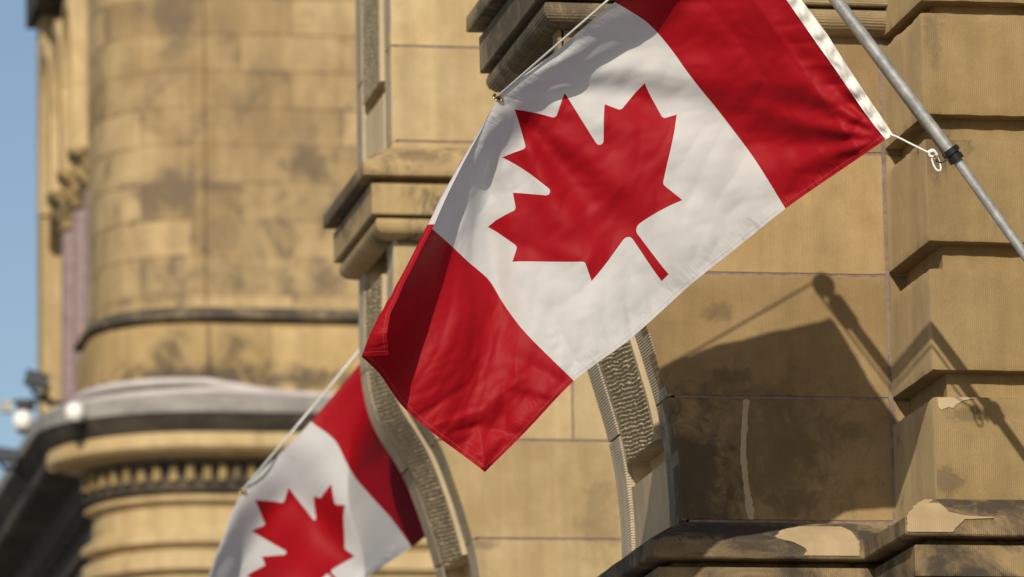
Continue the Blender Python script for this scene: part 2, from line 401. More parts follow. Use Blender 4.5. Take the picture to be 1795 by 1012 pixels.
CORN = [(0, .345), (.05, .325), (.155, .250), (.162, .240), (.162, .184), (.158, .178), (.06, .172), (.06, .150), (.119, .146), (.119, .128), (.118, .12), (.118, .006), (.114, .001), (.055, -.001), (.055, -.014), (.080, -.016),
        (.090, -.012), (.097, -.028), (.097, -.045), (.088, -.066), (.066, -.085), (.035, -.095), (0, -.098)]
def pier(Yf, thick, px_prof, z_corn, zs, joints, xr, mat_wall, mat_corn, panels, springer, part):
    prof = smooth_profile(px_prof, Yf)
    zt = prof[0][1]; zbt = prof[-1][1]
    wb = MB(); wall_courses(wb, prof, zs, joints, xr, Yf)
    W = wb.build(part, mat_wall, root)
    # mortar bed / core behind the stones
    cb = MB(); poly = [(x+.135, z) for x, z in prof]+[(xr-.002, zbt), (xr-.002, zt)]
    block_poly(cb, poly, Yf+.006, thick-.03, .001, .5)
    block_poly(cb, [(x+.03, z) for x, z in prof]+[(xr-.004, zbt+.002), (xr-.004, zt-.002)], Yf+.004, .18*thick, .001, .5); cb.build('mortar_bed', m_mort, W)
    # the left hand face, swept along the curve: margins, channel, back margin
    s = [0]
    for a, b in zip(prof, prof[1:]): s.append(s[-1]+math.dist(a, b))
    nor = []
    for i in range(len(prof)):
        a = Vector(prof[max(0, i-1)]); b = Vector(prof[min(len(prof)-1, i+1)]); t = (b-a).normalized(); nor.append(Vector((t.y, -t.x)))
    def at(i, y, off): return Vector((prof[i][0]+nor[i].x*off, y, prof[i][1]+nor[i].y*off))
    def strip(mb, sec, i0, i1, a=.5, cap=True):
        V = []; UV = []; N = len(sec)
        for i in range(i0, i1+1):
            for (fr, off) in sec: V.append(at(i, Yf+fr*thick, off)); UV.append((fr*thick, -s[i]))
        F = [(r*N+c, (r+1)*N+c, (r+1)*N+c+1, r*N+c+1) for r in range(i1-i0) for c in range(N-1)]
        if cap: F += [tuple(range(N)), tuple(range((i1-i0)*N, (i1-i0+1)*N))]
        mb.raw(V, F, UV, a=a)
    nl = len(prof)-1
    # stones of the margin, each a course long, joints follow the wall courses
    mk = [MB(), MB()]
    bnd = [0]+[min(range(nl+1), key=lambda i: abs(prof[i][1]-z)) for z in zs if zbt < z < zt]+[nl]
    bnd = sorted(set(bnd))
    rnd = random.Random(5)
    # face of the channel
    ch = MB(); strip(ch, [(.004, -.012), (.196, -.012), (.2, -.085), (.806, -.085), (.81, -.012), (.995, -.012), (.995, -.12), (.004, -.12)], 0, nl)
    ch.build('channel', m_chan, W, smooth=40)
    for i0, i1 in zip(bnd, bnd[1:]):
        if i1-i0 < 2: continue
        a = rnd.uniform(.3, .7)
        
        for km, sec in enumerate(([(0.0005, -.02), (0.0005, -.003), (.004, 0), (.196, 0), (.2, -.003), (.2, -.02)], [(.81, -.02), (.81, .012), (.814, .016), (.994, .016), (.998, .012), (.998, -.02)])):
            # small gap for the mortar joint
            V = []; UV = []; N = len(sec); rows = list(range(i0, i1+1))
            for q, i in enumerate(rows):
                for (fr, off) in sec:
                    p = at(i, Yf+fr*thick, off)
                    if q == 0: p = p.lerp(at(i+1, Yf+fr*thick, off), .16)
                    if q == len(rows)-1: p = p.lerp(at(i-1, Yf+fr*thick, off), .16)
                    V.append(p); UV.append((fr*thick, -s[i]))
            F = [(r*N+c, (r+1)*N+c, (r+1)*N+c+1, r*N+c+1) for r in range(len(rows)-1) for c in range(N-1)]
            F += [tuple(range(N)), tuple(range((len(rows)-1)*N, len(rows)*N))]
            mk[km].raw(V, F, UV, a=a)
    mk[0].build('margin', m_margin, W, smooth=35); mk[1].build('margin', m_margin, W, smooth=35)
    # raised vermiculated panels
    for (za, zb) in panels:
        zc_lim = z_corn+.3; ia = min(range(nl+1), key=lambda i: abs(prof[i][1]-za)); ib = min(range(nl+1), key=lambda i: abs(prof[i][1]-zb))
        S0, S1 = s[ia], s[ib]; ds = .0034 if Yf < 22 else .0055
        ns = max(2, int((S1-S0)/ds)); fr0, fr1 = .222, .77; nw = int((fr1-fr0)*thick/(.0062 if Yf < 22 else .009))
        pb = MB(); V = []; UV = []
        def base(sv, y, off):
            k = max(0, min(nl-1, next((j for j in range(nl) if s[j+1] >= sv), nl-1)))
            t = (sv-s[k])/max(1e-9, s[k+1]-s[k])
            return at(k, y, off).lerp(at(k+1, y, off), t)
        for a in range(ns+1):
            sv = S0+(S1-S0)*a/ns
            for b in range(nw+1):
                fr = fr0+(fr1-fr0)*b/nw; yy = fr*thick
                edge = min(b, nw-b, a, ns-a)
                wob = mnoise.noise((yy*9, sv*9, 3.1))*.008+mnoise.noise((yy*33, sv*33, 9.2))*.0045
                rid = math.sin(2*math.pi*(sv+wob+yy*.10)/(.0165 if Yf < 22 else .020))
                nz = mnoise.noise((yy*55, sv*75, 1.7))*.6+mnoise.noise((yy*110, sv*110, 4.4))*.45
                h = .018+(.0066*rid*(.6+.9*abs(nz))+.0078*nz)*(1 if Yf < 22 else (.6 if za > zc_lim else 1.1))*(0 if (edge < 1 or min(b, nw-b) < nw*.055) else 1)
                V.append(base(sv, Yf+yy, h)); UV.append((yy, -sv))
        N = nw+1
        F = [(r*N+c, (r+1)*N+c, (r+1)*N+c+1, r*N+c+1) for r in range(ns) for c in range(nw)]
        pb.raw(V, F, UV)
        # its four sides
        def side(idx):
            pts = [Vector(V[i]) for i in idx]
            low = []
            for i in idx:
                a_, b_ = divmod(i, N); low.append(base(S0+(S1-S0)*a_/ns, Yf+(fr0+(fr1-fr0)*b_/nw)*thick, -.09))
            for i in range(len(idx)-1): pb.face([pts[i], pts[i+1], low[i+1], low[i]])
        side([r*N for r in range(ns+1)]); side([r*N+nw for r in range(ns+1)]); side(list(range(N))); side(list(range(ns*N, (ns+1)*N)))
        pb.build('vermiculated_panel', m_verm, W, smooth=50, merge=.0002)
    for spr in springer:
        ia = min(range(nl+1), key=lambda i: abs(prof[i][1]-spr[0])); ib = min(range(nl+1), key=lambda i: abs(prof[i][1]-spr[1]))
        sb = MB(); strip(sb, [(.203, -.09), (.203, .0), (.206, .003), (.80, .003), (.805, .0), (.805, -.09)], ia, ib)
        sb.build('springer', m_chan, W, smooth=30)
    # cornice round front and return
    if z_corn is not None:
        xl = x_at(prof, z_corn)
        kb = MB(); path = [(xl, Yf+thick), (xl, Yf), (xr, Yf)]
        path = [(xr, Yf+thick)]+path
        sweep(kb, [(e, z_corn+z) for e, z in CORN], path)
        kb.build('cornice', mat_corn, W, smooth=35)
    return W, prof

def z1(y, x=1400): return P(x, y, Y1).z
def z2(y, x=900): return P(x, y, Y2).z
prof1_px = [(986, -330), (988, -60), (990, 55), (990, 180), (997, 254), (1012, 317), (1037, 370), (1066, 413), (1084, 446), (1119, 531), (1147, 616), (1170, 697), (1185, 780), (1192, 850), (1195, 915), (1196, 1000), (1196, 1500)]
prof2_px = [(680, -300), (684, 0), (687, 250), (690, 430), (691, 560), (697, 620), (709, 670), (729, 712), (752, 747), (767, 773), (795, 841), (817, 909), (834, 973), (843, 1030), (848, 1100), (849, 1500)]
zc1 = P(1300, 6, Y1-.1).z
xj = P(1205, 400, Y1).x
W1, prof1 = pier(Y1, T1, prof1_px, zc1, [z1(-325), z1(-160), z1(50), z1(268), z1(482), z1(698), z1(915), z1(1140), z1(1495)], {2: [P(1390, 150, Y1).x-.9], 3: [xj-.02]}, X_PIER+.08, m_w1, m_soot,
     [(P(1010, 320, Y1).z, P(1160, 752, Y1).z)], [(P(1188, 800, Y1).z, P(1195, 925, Y1).z)], 'pier')
zc2 = P(760, 379, Y2-.1).z
W2, prof2 = pier(Y2, T2, prof2_px, zc2, [z2(-295), z2(-88), z2(86), z2(252), z2(428), z2(600), z2(772), z2(945), z2(1120), z2(1495)], {5: [P(1005, 740, Y2).x], 3: [P(870, 340, Y2).x], 4: [P(930, 500, Y2).x], 8: [P(1000, 1200, Y2).x]},
     P(1420, 600, Y2).x, m_w2, m_corn, [(P(685, -250, Y2).z, P(686, 122, Y2).z), (P(690, 470, Y2).z, P(828, 960, Y2).z)], [(P(840, 1015, Y2).z, P(848, 1120, Y2).z), (P(686, 152, Y2).z, P(686, 262, Y2).z)], 'pier')

# rusticated pier: rounded, slightly worn blocks on an inset core
def rblock(mb, x0, x1, y0, y1, z0, z1_, r, a, seed, cell=.018):
    nx, ny, nz = [max(3, int((q)/cell)) for q in (x1-x0, y1-y0, z1_-z0)]
    c = Vector(((x0+x1)/2, (y0+y1)/2, (z0+z1_)/2)); hx, hy, hz = (x1-x0)/2, (y1-y0)/2, (z1_-z0)/2
    def put(p):
        q = Vector((max(-hx+r, min(hx-r, p.x)), max(-hy+r, min(hy-r, p.y)), max(-hz+r, min(hz-r, p.z))))
        d = p-q
        k = sum(1 for v in d if abs(v) > 1e-6)
        w_ = c+q+(d.normalized()*r if d.length > 1e-6 else d)
        nn = d.normalized() if d.length > 1e-6 else Vector((0, 0, 0))
        amp = .0018+(.008 if k > 1 else 0)
        f = mnoise.noise((w_.x*7+seed, w_.y*7, w_.z*7))*.5+mnoise.noise((w_.x*24+seed, w_.y*24, w_.z*24))*.5
        return w_+nn*(amp*f-(.004*max(0, f-.1) if k > 1 else 0))
    def grid(o, du, dv, nu, nv, m=0):
        V = [put(o+du*(i/nu)+dv*(j/nv)) for i in range(nu+1) for j in range(nv+1)]
        mb.raw(V, [(i*(nv+1)+j, (i+1)*(nv+1)+j, (i+1)*(nv+1)+j+1, i*(nv+1)+j+1) for i in range(nu) for j in range(nv)], a=a, m=m)
    A = Vector((2*hx, 0, 0)); B = Vector((0, 2*hy, 0)); D = Vector((0, 0, 2*hz)); o = Vector((-hx, -hy, -hz))
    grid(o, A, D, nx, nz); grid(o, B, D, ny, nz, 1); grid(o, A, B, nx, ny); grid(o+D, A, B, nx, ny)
XR = P(2250, 480, YB).x
def zb(y): return P(1720, y, YB).z
rb = MB(); rows = [(-420, -240), (-205, 4), (24, 203), (245, 425), (472, 650), (696, 881), (1130, 1320), (1360, 1600)]
for k, (ya, yb_) in enumerate(rows):
    xm = P((2010, 2120)[k % 2], 480, YB).x
    rblock(rb, X_PIER, xm, YB, Y1+.02, zb(yb_), zb(ya), .009, random.uniform(.3, .7), k*3.1)
    rblock(rb, xm+.008, XR, YB, Y1+.02, zb(yb_), zb(ya), .009, random.uniform(.3, .7), k*3.1+50, .06)
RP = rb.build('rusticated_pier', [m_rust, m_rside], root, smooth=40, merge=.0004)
cb = MB(); cb.box(X_PIER+.07, XR, YB+.07, Y1+.6, P(1720, 1700, YB).z, zb(-420)); cb.build('joint_core', m_rust, RP)
# thin tongue stones seen lit in each recess
# mortar between pier and wall
mb_ = MB(); mb_.box(X_PIER-.012, X_PIER+.004, Y1-.003, Y1+.05, P(1557, 1400, Y1).z, z1(-300)); mb_.build('mortar_seam', m_mort, RP)
# moulded ledge below, running round both piers
zl = P(1400, 917, Y1).z
xl1 = x_at(prof1, zl)
LEDGE = [(0, 0), (.03, -.012), (.155, -.088), (.164, -.094), (.165, -.100), (.165, -.152), (.160, -.158), (.05, -.160), (.05, -.184), (.116, -.186), (.120, -.190), (.120, -.300), (.10, -.304), (.10, -.312),
         (.098, -.33), (.085, -.36), (.06, -.385), (0, -.40)]
path = [(X_PIER-.02, Y1+T1), (xl1, Y1+T1), (xl1, Y1), (X_PIER, Y1), (X_PIER, YB), (XR, YB)]
# give the long runs more points so that wear can move them
def densify(path, d=.04):
    o_ = [path[0]]
    for a, b in zip(path, path[1:]):
        k = max(1, int(math.dist(a, b)/d))
        for i in range(1, k+1): o_.append(tuple(a[j]+(b[j]-a[j])*i/k for j in (0, 1)))
    return o_
lb = MB(); sweep(lb, [(e, zl+z) for e, z in LEDGE], densify(path))
def wear(mb, zlo, zhi, amp):
    for i, p in enumerate(mb.v):
        if zlo < p[2] < zhi:
            f = mnoise.noise((p[0]*11, p[1]*11, p[2]*11))*.6+mnoise.noise((p[0]*37, p[1]*37, p[2]*37))*.4
            mb.v[i] = (p[0], p[1]+amp*f*.6, p[2]+amp*f)
wear(lb, zl-.17, zl-.08, .006)
LG = lb.build('ledge', m_ledge, root, smooth=35, merge=.0004)
# pale repair patches and the filled crack
def patch(name, quads, mat, parent, label=None):
    b = MB()
    for q in quads: b.raw(q[0], q[1])
    return b.build(name, mat, parent, merge=.0003, label=label)
def ledge_patch(y, rows_):
    """patch over the sloped top and front edge of the ledge, 2 mm proud; rows_: (e, z, left x, right x)"""
    n = 40; V = []; F = []; dense = []
    for a, b in zip(rows_, rows_[1:]):
        for q in range(5): dense.append([a[j]+(b[j]-a[j])*q/5 for j in range(4)])
    dense.append(list(rows_[-1])); N = len(dense)
    for i in range(n+1):
        for k, (e, z, xa, xb) in enumerate(dense):
            xa += .010*mnoise.noise((k*.55, 2.2, xa))+.006*mnoise.noise((k*1.9, 7.2, 0)); xb += .004*mnoise.noise((k*.9, 9.7, 0))
            V.append((xa+(xb-xa)*i/n, y-e-(.0025 if z < -.093 else .0012), zl+z+.003))
    for i in range(n):
        for k in range(N-1): F.append((i*N+k, (i+1)*N+k, (i+1)*N+k+1, i*N+k+1))
    return V, F
def xw(px): return P(px, 940, Y1-.16).x
patch('repair_patch', [ledge_patch(Y1, [(.045, -.022, xw(1412), xw(1488)), (.08, -.042, xw(1380), xw(1500)), (.13, -.074, xw(1362), xw(1503)), (.157, -.091, xw(1372), xw(1505)), (.1675, -.097, xw(1385), xw(1505)), (.1675, -.125, xw(1412), xw(1505)), (.1675, -.150, xw(1408), xw(1505))])], m_patch, LG)
def xr_(px): return P(px, 910, YB-.16).x
patch('repair_patch', [ledge_patch(YB, [(.01, -.006, xr_(1640), xr_(1652)), (.06, -.033, xr_(1618), xr_(1664)), (.12, -.068, xr_(1600), xr_(1668)), (.150, -.087, xr_(1592), xr_(1700)), (.157, -.091, xr_(1589), xr_(1738)), (.1675, -.097, xr_(1588), xr_(1742)), (.1675, -.102, xr_(1588), xr_(1690)), (.1675, -.125, xr_(1588), xr_(1678)), (.1675, -.150, xr_(1588), xr_(1668))])], m_patch, LG)
fb = MB(); V = []; F = []; n = 60
for i in range(n+1):
    t = i/n; y = 700+(911-700)*t
    cx = 1308-6*math.sin(t*2.6)+ (12*max(0, t-.45)/.55) + 1.5*mnoise.noise((t*14, 0, 0))
    hw = 5.2+2.2*mnoise.noise((t*18, 5, 0))+(1.5 if t > .8 else 0)
    if i in (0, n): hw *= .45
    for sx in (-1, 1):
        hw2 = hw+1.8*mnoise.noise((t*30, sx*7, 2)); p = P(cx+sx*hw2, y, Y1); V.append((p.x, Y1-.0025, p.z))
    if i < n: F.append((2*i, 2*i+1, 2*i+3, 2*i+2))
fb.raw(V, F); fb.build('crack_filler', m_filler, W1)
pb = MB()
# broken corner repaired in pale mortar on the lowest block
V = []; q = [(1643, 697.5), (1670, 696.5), (1700, 697), (1712, 698), (1690, 702), (1676, 709), (1671, 716), (1662, 714), (1650, 719), (1645, 714)]
pts = [P(x, y, YB) for x, y in q]; pb.raw([(p.x, YB-.003, p.z) for p in pts], [tuple(range(len(pts)))]); pb.build('repair_patch', m_filler, RP)
# a return wall outside the picture carries the pole bracket
rw = MB(); XW = P(1985, 700, 18.8).x
rw.box(XW, XW+1.5, 17.9, YB+.0, 3.0, P(1985, -350, 19).z); rw.build('return_wall', m_rust, root)

# ------------------------------------------------------------------ corner tower, far and out of focus
def zt(y, x=450): return P(x, y, YT).z
xc = P(358, 400, YT).x; RAD = .80
tw = thing('corner_tower', (xc+1, YT+3, 0), 'far out of focus round cornered sandstone tower at left with overhanging dark cornice', 'tower')
def tpath(yend=6.0, xr=None, notch=False):
    r = [(P(1300, 400, YT).x if xr is None else xr, YT), (xc+.4, YT)]+([(xc+.03, YT), (xc+.018, YT+.02)] if notch else [])
    for i in range(0, 13):
        a = math.pi/2*i/12; r.append((xc-RAD*math.sin(a), YT+RAD-RAD*math.cos(a)))
    r.append((xc-RAD, YT+yend)); return r[::-1]
xlT = xc-RAD
b = MB(); sweep(b, [(0, zt(-260)), (0, zt(534)), (.02, zt(540))], tpath(1.35, None, True)); b.build('shaft', m_tower, tw, smooth=30)
b = MB(); sweep(b, [(.02, zt(540)), (.10, zt(552)), (.11, zt(556)), (.11, zt(562)), (.04, zt(566)), (.03, zt(572))], tpath(1.5)); b.build('string_course', m_tband, tw, smooth=30)
b = MB(); sweep(b, [(.06, zt(571)), (.09, zt(585)), (.09, zt(640)), (.11, zt(665)), (.16, zt(700))], tpath(1.5, None, True)); b.build('drum', stone('tower_drum', (.37, .26, .115), (.48, .345, .17), grain=.5, brick=(1.25, 3.0), soot=.1, soot_scale=1.5,
     spots=[(P(330, 660, YT-.1), (.9, .5, .12), .8), (P(520, 665, YT-.1), (.7, .5, .12), .75), (P(200, 672, YT), (.5, .9, .1), .7)]), tw, smooth=30)
b = MB(); sweep(b, [(.10, zt(694)), (.50, zt(712)), (.52, zt(718)), (.52, zt(741)), (.50, zt(743))], tpath(8)); b.build('flashing', m_flash, tw, smooth=30)
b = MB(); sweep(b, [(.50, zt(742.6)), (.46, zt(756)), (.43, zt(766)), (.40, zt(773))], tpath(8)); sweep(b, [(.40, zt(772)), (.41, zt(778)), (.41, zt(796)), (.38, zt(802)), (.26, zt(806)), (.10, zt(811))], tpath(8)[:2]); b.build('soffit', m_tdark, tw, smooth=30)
b = MB(); sweep(b, [(.40, zt(772)), (.41, zt(778)), (.41, zt(796)), (.38, zt(802)), (.26, zt(806)), (.10, zt(811))], tpath(8)[1:]); b.build('fascia', m_gold, tw, smooth=30)
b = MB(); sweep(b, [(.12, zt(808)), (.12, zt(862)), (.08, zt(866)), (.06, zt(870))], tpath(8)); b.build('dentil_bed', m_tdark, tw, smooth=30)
b = MB()
def along(path, d):
    acc = 0
    for a, c in zip(path, path[1:]):
        l_ = math.dist(a, c)
        if acc+l_ >= d:
            t = (d-acc)/l_; tx, ty = (c[0]-a[0])/l_, (c[1]-a[1])/l_
            return Vector((a[0]+tx*(d-acc), a[1]+ty*(d-acc))), Vector((tx, ty))
        acc += l_
    return Vector(path[-1]), Vector((1, 0))
tp = tpath(5)[::1]; tot = sum(math.dist(a, c) for a, c in zip(tp, tp[1:]))
d = .05
while d < tot-.05:
    p, t = along(tp, d); nn = Vector((t.y, -t.x))
    if p.x < P(760, 800, YT).x and abs(t.x) > .3:
        q = [p+nn*.10-t*.030, p+nn*.10+t*.030, p+nn*.175+t*.030, p+nn*.175-t*.030]
        V = [(v.x, v.y, z) for z in (zt(820), zt(848)) for v in q]
        b = MB(); b.raw(V, [(0, 1, 2, 3), (4, 7, 6, 5), (0, 4, 5, 1), (1, 5, 6, 2), (2, 6, 7, 3), (3, 7, 4, 0)]); b.build('dentil', m_carved, tw)
    d += .115
b = MB(); sweep(b, [(.05, zt(868)), (.10, zt(874)), (.10, zt(880)), (.03, zt(886)), (.03, zt(925)), (.06, zt(932)), (.13, zt(942)), (.13, zt(954)), (.05, zt(960)), (.05, zt(968)), (.12, zt(975)), (.12, zt(1000)), (.04, zt(1010)), (.04, zt(1500))], tpath(1.5)[1:]); b.build('frieze', m_gold, tw, smooth=30)
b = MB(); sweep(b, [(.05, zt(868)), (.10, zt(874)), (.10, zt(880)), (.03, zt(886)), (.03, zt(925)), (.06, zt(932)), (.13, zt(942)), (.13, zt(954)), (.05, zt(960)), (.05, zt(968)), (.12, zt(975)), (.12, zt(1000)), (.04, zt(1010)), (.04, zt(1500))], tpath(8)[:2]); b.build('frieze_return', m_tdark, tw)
# arcade on the shaded left side: wall behind, granite columns with carved capitals, arches above
b = MB(); b.box(xlT+.75, xlT+1.1, YT+1.2, YT+5.2, zt(760), zt(-260)); b.build('arcade_wall', m_tband, tw)  # dark stone here paints in the shade of the recess
b = MB(); b.box(xlT-.05, xlT+.5, YT+4.7, YT+5.15, zt(820), zt(-260)); b.build('pilaster', m_gold, tw)
cz = [(1.55, 300), (2.45, 300), (3.35, 300)]
for k, (dy, yy) in enumerate(cz):
    ztop = P(150, 262, YT+1.5).z; zcap = P(145, 330, YT+1.5).z; zbot = zt(745)
    cx_ = xlT+.10
    b = MB(); b.tube([(cx_, YT+dy, zbot), (cx_, YT+dy, zbot+.15), (cx_, YT+dy, zbot+.16), (cx_, YT+dy, zcap)], [.17, .17, .125, .115], 16)
    C_ = b.build('column', m_granite, tw, smooth=40)
    b = MB(); hgt = ztop-zcap; pr = [(.125, 0), (.15, .05), (.13, .10), (.17, .3), (.20, .45), (.17, .55), (.23, .8), (.25, .92), (.25, 1)]
    nn_ = 24; V = []; F = []
    for j, (rr, h) in enumerate(pr):
        for q in range(nn_):
            a = 2*math.pi*q/nn_; r2 = rr*(1+.13*math.sin(6*a+j*1.7)*(1 if 0 < j < 7 else .2)); V.append((cx_+r2*math.cos(a), YT+dy+r2*math.sin(a), zcap+hgt*h))
    for j in range(len(pr)-1):
        for q in range(nn_): F.append((j*nn_+q, j*nn_+(q+1) % nn_, (j+1)*nn_+(q+1) % nn_, (j+1)*nn_+q))
    F.append(tuple(range((len(pr)-1)*nn_, len(pr)*nn_))); b.raw(V, F); b.build('capital', m_carved, C_, smooth=35)
    # pointed arch springing from this capital to the next
    b = MB(); y0_, y1_ = YT+dy, YT+dy+.9
    for ring, (dw, x0_, x1_) in enumerate(((0, xlT-.12, xlT+.3), (.13, xlT-.02, xlT+.3))):
        inner = []; outer = []
        for q in range(17):
            t = q/16; a = t*math.pi
            yy_ = (y0_+y1_)/2-(.45-dw)*math.cos(a); zz_ = ztop+(1.35-dw)*(math.sin(a)**.8)
            inner.append((yy_, zz_)); outer.append(((y0_+y1_)/2-(.45-dw+.10)*math.cos(a), ztop+(1.45-dw)*(math.sin(a)**.8)))
        V = [(x, *p) for x in (x0_, x1_) for p in inner+outer]; N = 17; F = []
        for q in range(16):
            F += [(q, q+1, N+q+1, N+q), (2*N+q, 3*N+q, 3*N+q+1, 2*N+q+1), (q, 2*N+q, 2*N+q+1, q+1), (N+q, N+q+1, 3*N+q+1, 3*N+q)]
        b.raw(V, F)
    b.build('arch', m_gold, tw, smooth=30)
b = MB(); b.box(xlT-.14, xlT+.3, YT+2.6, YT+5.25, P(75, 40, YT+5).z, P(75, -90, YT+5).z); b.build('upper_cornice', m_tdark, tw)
# pale pipes along the cornice
def on_tower(d_off, lst):
    res = []
    for d, e, y in lst:
        p, t = along(tpath(8), d); nn = Vector((t.y, -t.x)); q = p+nn*e; res.append((q.x, q.y, zt(y)))
    return res
tl = 8-RAD
def dxx(px):                            # path distance of the front point at pixel px
    return tl+math.pi/2*RAD+(P(px, 700, YT).x-xc)
pp = [(7.3, .14, 688)]+[(tl+RAD*1.57*k/8, .18, 680-5*math.sin(k/8*2.2)+k*.3) for k in range(0, 9)]+[(dxx(x), .30, y) for x, y in ((420, 693), (480, 702), (540, 708), (620, 709), (720, 709), (900, 709))]
b = MB(); b.tube(on_tower(0, pp), .038, 10); tag(b.build('pipe', m_pipe, None, smooth=40), 'pale pipe along the far tower, arching higher over the ledge at the rounded corner', 'pipe', 'pipes on the tower ledge')
pp = [(7.2, .42, 714)]+[(tl+RAD*1.57*k/8, .42, 712-1.2*k) for k in range(0, 9)]+[(dxx(x), .44, y) for x, y in ((420, 704), (480, 706), (540, 710), (620, 712), (720, 712), (900, 712))]
b = MB(); b.tube(on_tower(0, pp), .034, 10); tag(b.build('pipe', m_pipe, None, smooth=40), 'lower pale pipe lying flat on the grey edge of the far tower cornice', 'pipe', 'pipes on the tower ledge')

# fixtures against the sky
def dome(px, py, Y, r, label):
    c = P(px, py, Y); t = thing('dome_lamp', (c.x, c.y, c.z-r), label, 'lamp', 'white dome lamps by the tower')
    b = MB(); b.ball(c, r, 18, 1.1); b.build('globe', m_glassw, t, smooth=True)
    b = MB(); b.tube([(c.x, c.y, c.z-r*1.28), (c.x, c.y, c.z-r*.92)], [r*.45, r*.62], 14); b.build('base', m_dkmet, t, smooth=40)
    return t, c
t, c = dome(40, 738, YT+2, .085, 'white globe lamp hanging against the sky left of the tower')
b = MB(); b.tube([(c.x, c.y, c.z+.09), (c.x, c.y, c.z+.16), (c.x+.16, c.y, c.z+.18), (xlT-.02, c.y+.2, c.z+.16)], .022, 8)
b.tube([(c.x-.05, c.y, c.z+.12), (c.x+.10, c.y, c.z+.12)], .035, 8); b.build('bracket', m_dkmet, t, smooth=40)
t, c = dome(131, 724, YT-.1, .08, 'white globe lamp in front of the tower ledge beside the pale pipes')
b = MB(); b.tube([(c.x, c.y, c.z-.09), (c.x+.03, c.y+.1, c.z-.16)], .03, 8); b.build('bracket', m_dkmet, t, smooth=40)
def flood(px, py, Y, wd, ht, tilt, label):
    c = P(px, py, Y); t = thing('floodlight', c, label, 'floodlight', 'black floodlights by the tower')
    b = MB(); ca, sa = math.cos(tilt), math.sin(tilt)
    def q(x, y, z): return (c.x+x*ca-z*sa, c.y+y, c.z+x*sa+z*ca)
    V = [q(x*wd*(1 if y < 0 else .8), y*.12, z*ht*(1 if y < 0 else .6)) for x in (-.5, .5) for y in (-1, 1) for z in (-.5, .5)]
    b.raw(V, [(0, 1, 3, 2), (4, 6, 7, 5), (0, 4, 5, 1), (2, 3, 7, 6), (0, 2, 6, 4), (1, 5, 7, 3)]); b.build('housing', m_dkmet, t)
    b = MB(); b.tube([q(wd*.55, 0, 0), q(wd*.6, 0, -ht*.8), q(wd*.9, .1, -ht*1.3)], .02, 8); b.tube([q(-wd*.1, 0, -ht*.5), q(wd*.1, 0, -ht*.9), q(wd*.6, 0, -ht*.8)], .02, 8); b.build('bracket', m_dkmet, t, smooth=40)
    b = MB(); b.raw([q(x*wd*.9, -.123, z*ht*.82) for x, z in ((-.5, -.5), (.5, -.5), (.5, .5), (-.5, .5))], [(0, 1, 2, 3)]); b.build('lens', plain('dark_lens', (.05, .055, .06), .2), t)
flood(62, 668, YT+2, .20, .12, -.25, 'black tilted floodlight jutting from the tower edge above the globe lamps')
flood(6, 800, YT+2, .22, .11, -.15, 'black floodlight cut by the left picture edge below the globe lamp')
c = P(12, 713, YT+2); t = thing('junction_box', c, 'small grey box against the sky left of the white globe lamp', 'box')
b = MB(); b.box(c.x-.045, c.x+.045, c.y-.05, c.y+.05, c.z-.05, c.z+.05); b.build('case', m_grey, t)
b = MB(); b.tube([(c.x, c.y, c.z+.03), (c.x+.1, c.y, c.z+.05), (c.x+.2, c.y, c.z+.05)], .015, 8); b.build('bracket', m_dkmet, t)

# ------------------------------------------------------------------ flags
def arc_pts(p0, p1, r, k=4):
    (x0, y0), (x1, y1) = p0, p1; mx, my = (x0+x1)/2, (y0+y1)/2; dx, dy = x1-x0, y1-y0; d = math.hypot(dx, dy)
    h = math.sqrt(max(0, r*r-d*d/4))
    best = None
    for sg in (1, -1):
        cx, cy = mx-sg*dy/d*h, my+sg*dx/d*h
        a0, a1 = math.atan2(y0-cy, x0-cx), math.atan2(y1-cy, x1-cx)
        da = a1-a0
        while da < 0: da += 2*math.pi          # sweep flag 1: increasing angle with y down
        if da <= math.pi+1e-6: best = [(cx+r*math.cos(a0+da*i/k), cy+r*math.sin(a0+da*i/k)) for i in range(1, k+1)]
    return best
steps = [('m', 4890, 4430), ('l', -45, -863), ('a', 95, 111, -98), ('l', 859, 151), ('l', -116, -320), ('a', 65, 20, -73), ('l', 941, -762), ('l', -212, -99), ('a', 65, -34, -79), ('l', 186, -572), ('l', -542, 115),
         ('a', 65, -73, -38), ('l', -105, -247), ('l', -423, 454), ('a', 65, -111, -57), ('l', 204, -1052), ('l', -327, 189), ('a', 65, -91, -27), ('l', -332, -652)]
half = []; cur = None
for s_ in steps:
    if s_[0] == 'm': cur = (s_[1], s_[2]); half.append(cur)
    elif s_[0] == 'l':
        nx_ = (cur[0]+s_[1], cur[1]+s_[2]); k = max(1, int(math.dist(cur, nx_)/140))
        half += [(cur[0]+(nx_[0]-cur[0])*i/k, cur[1]+(nx_[1]-cur[1])*i/k) for i in range(1, k+1)]; cur = nx_
    else:
        nx_ = (cur[0]+s_[2], cur[1]+s_[3]); half += arc_pts(cur, nx_, s_[1]); cur = nx_
leaf = half+[(9600-x, y) for x, y in half[-2::-1]]
LEAF = [(1-x/9600, 1-y/4800) for x, y in leaf]
def in_leaf(u, v):
    c = np.zeros(len(u), bool); n = len(LEAF)
    for i in range(n):
        (x0, y0), (x1, y1) = LEAF[i], LEAF[i-1]
        if y0 == y1: continue
        c ^= ((y0 > v) != (y1 > v)) & (u < (x1-x0)*(v-y0)/(y1-y0)+x0)
    return c
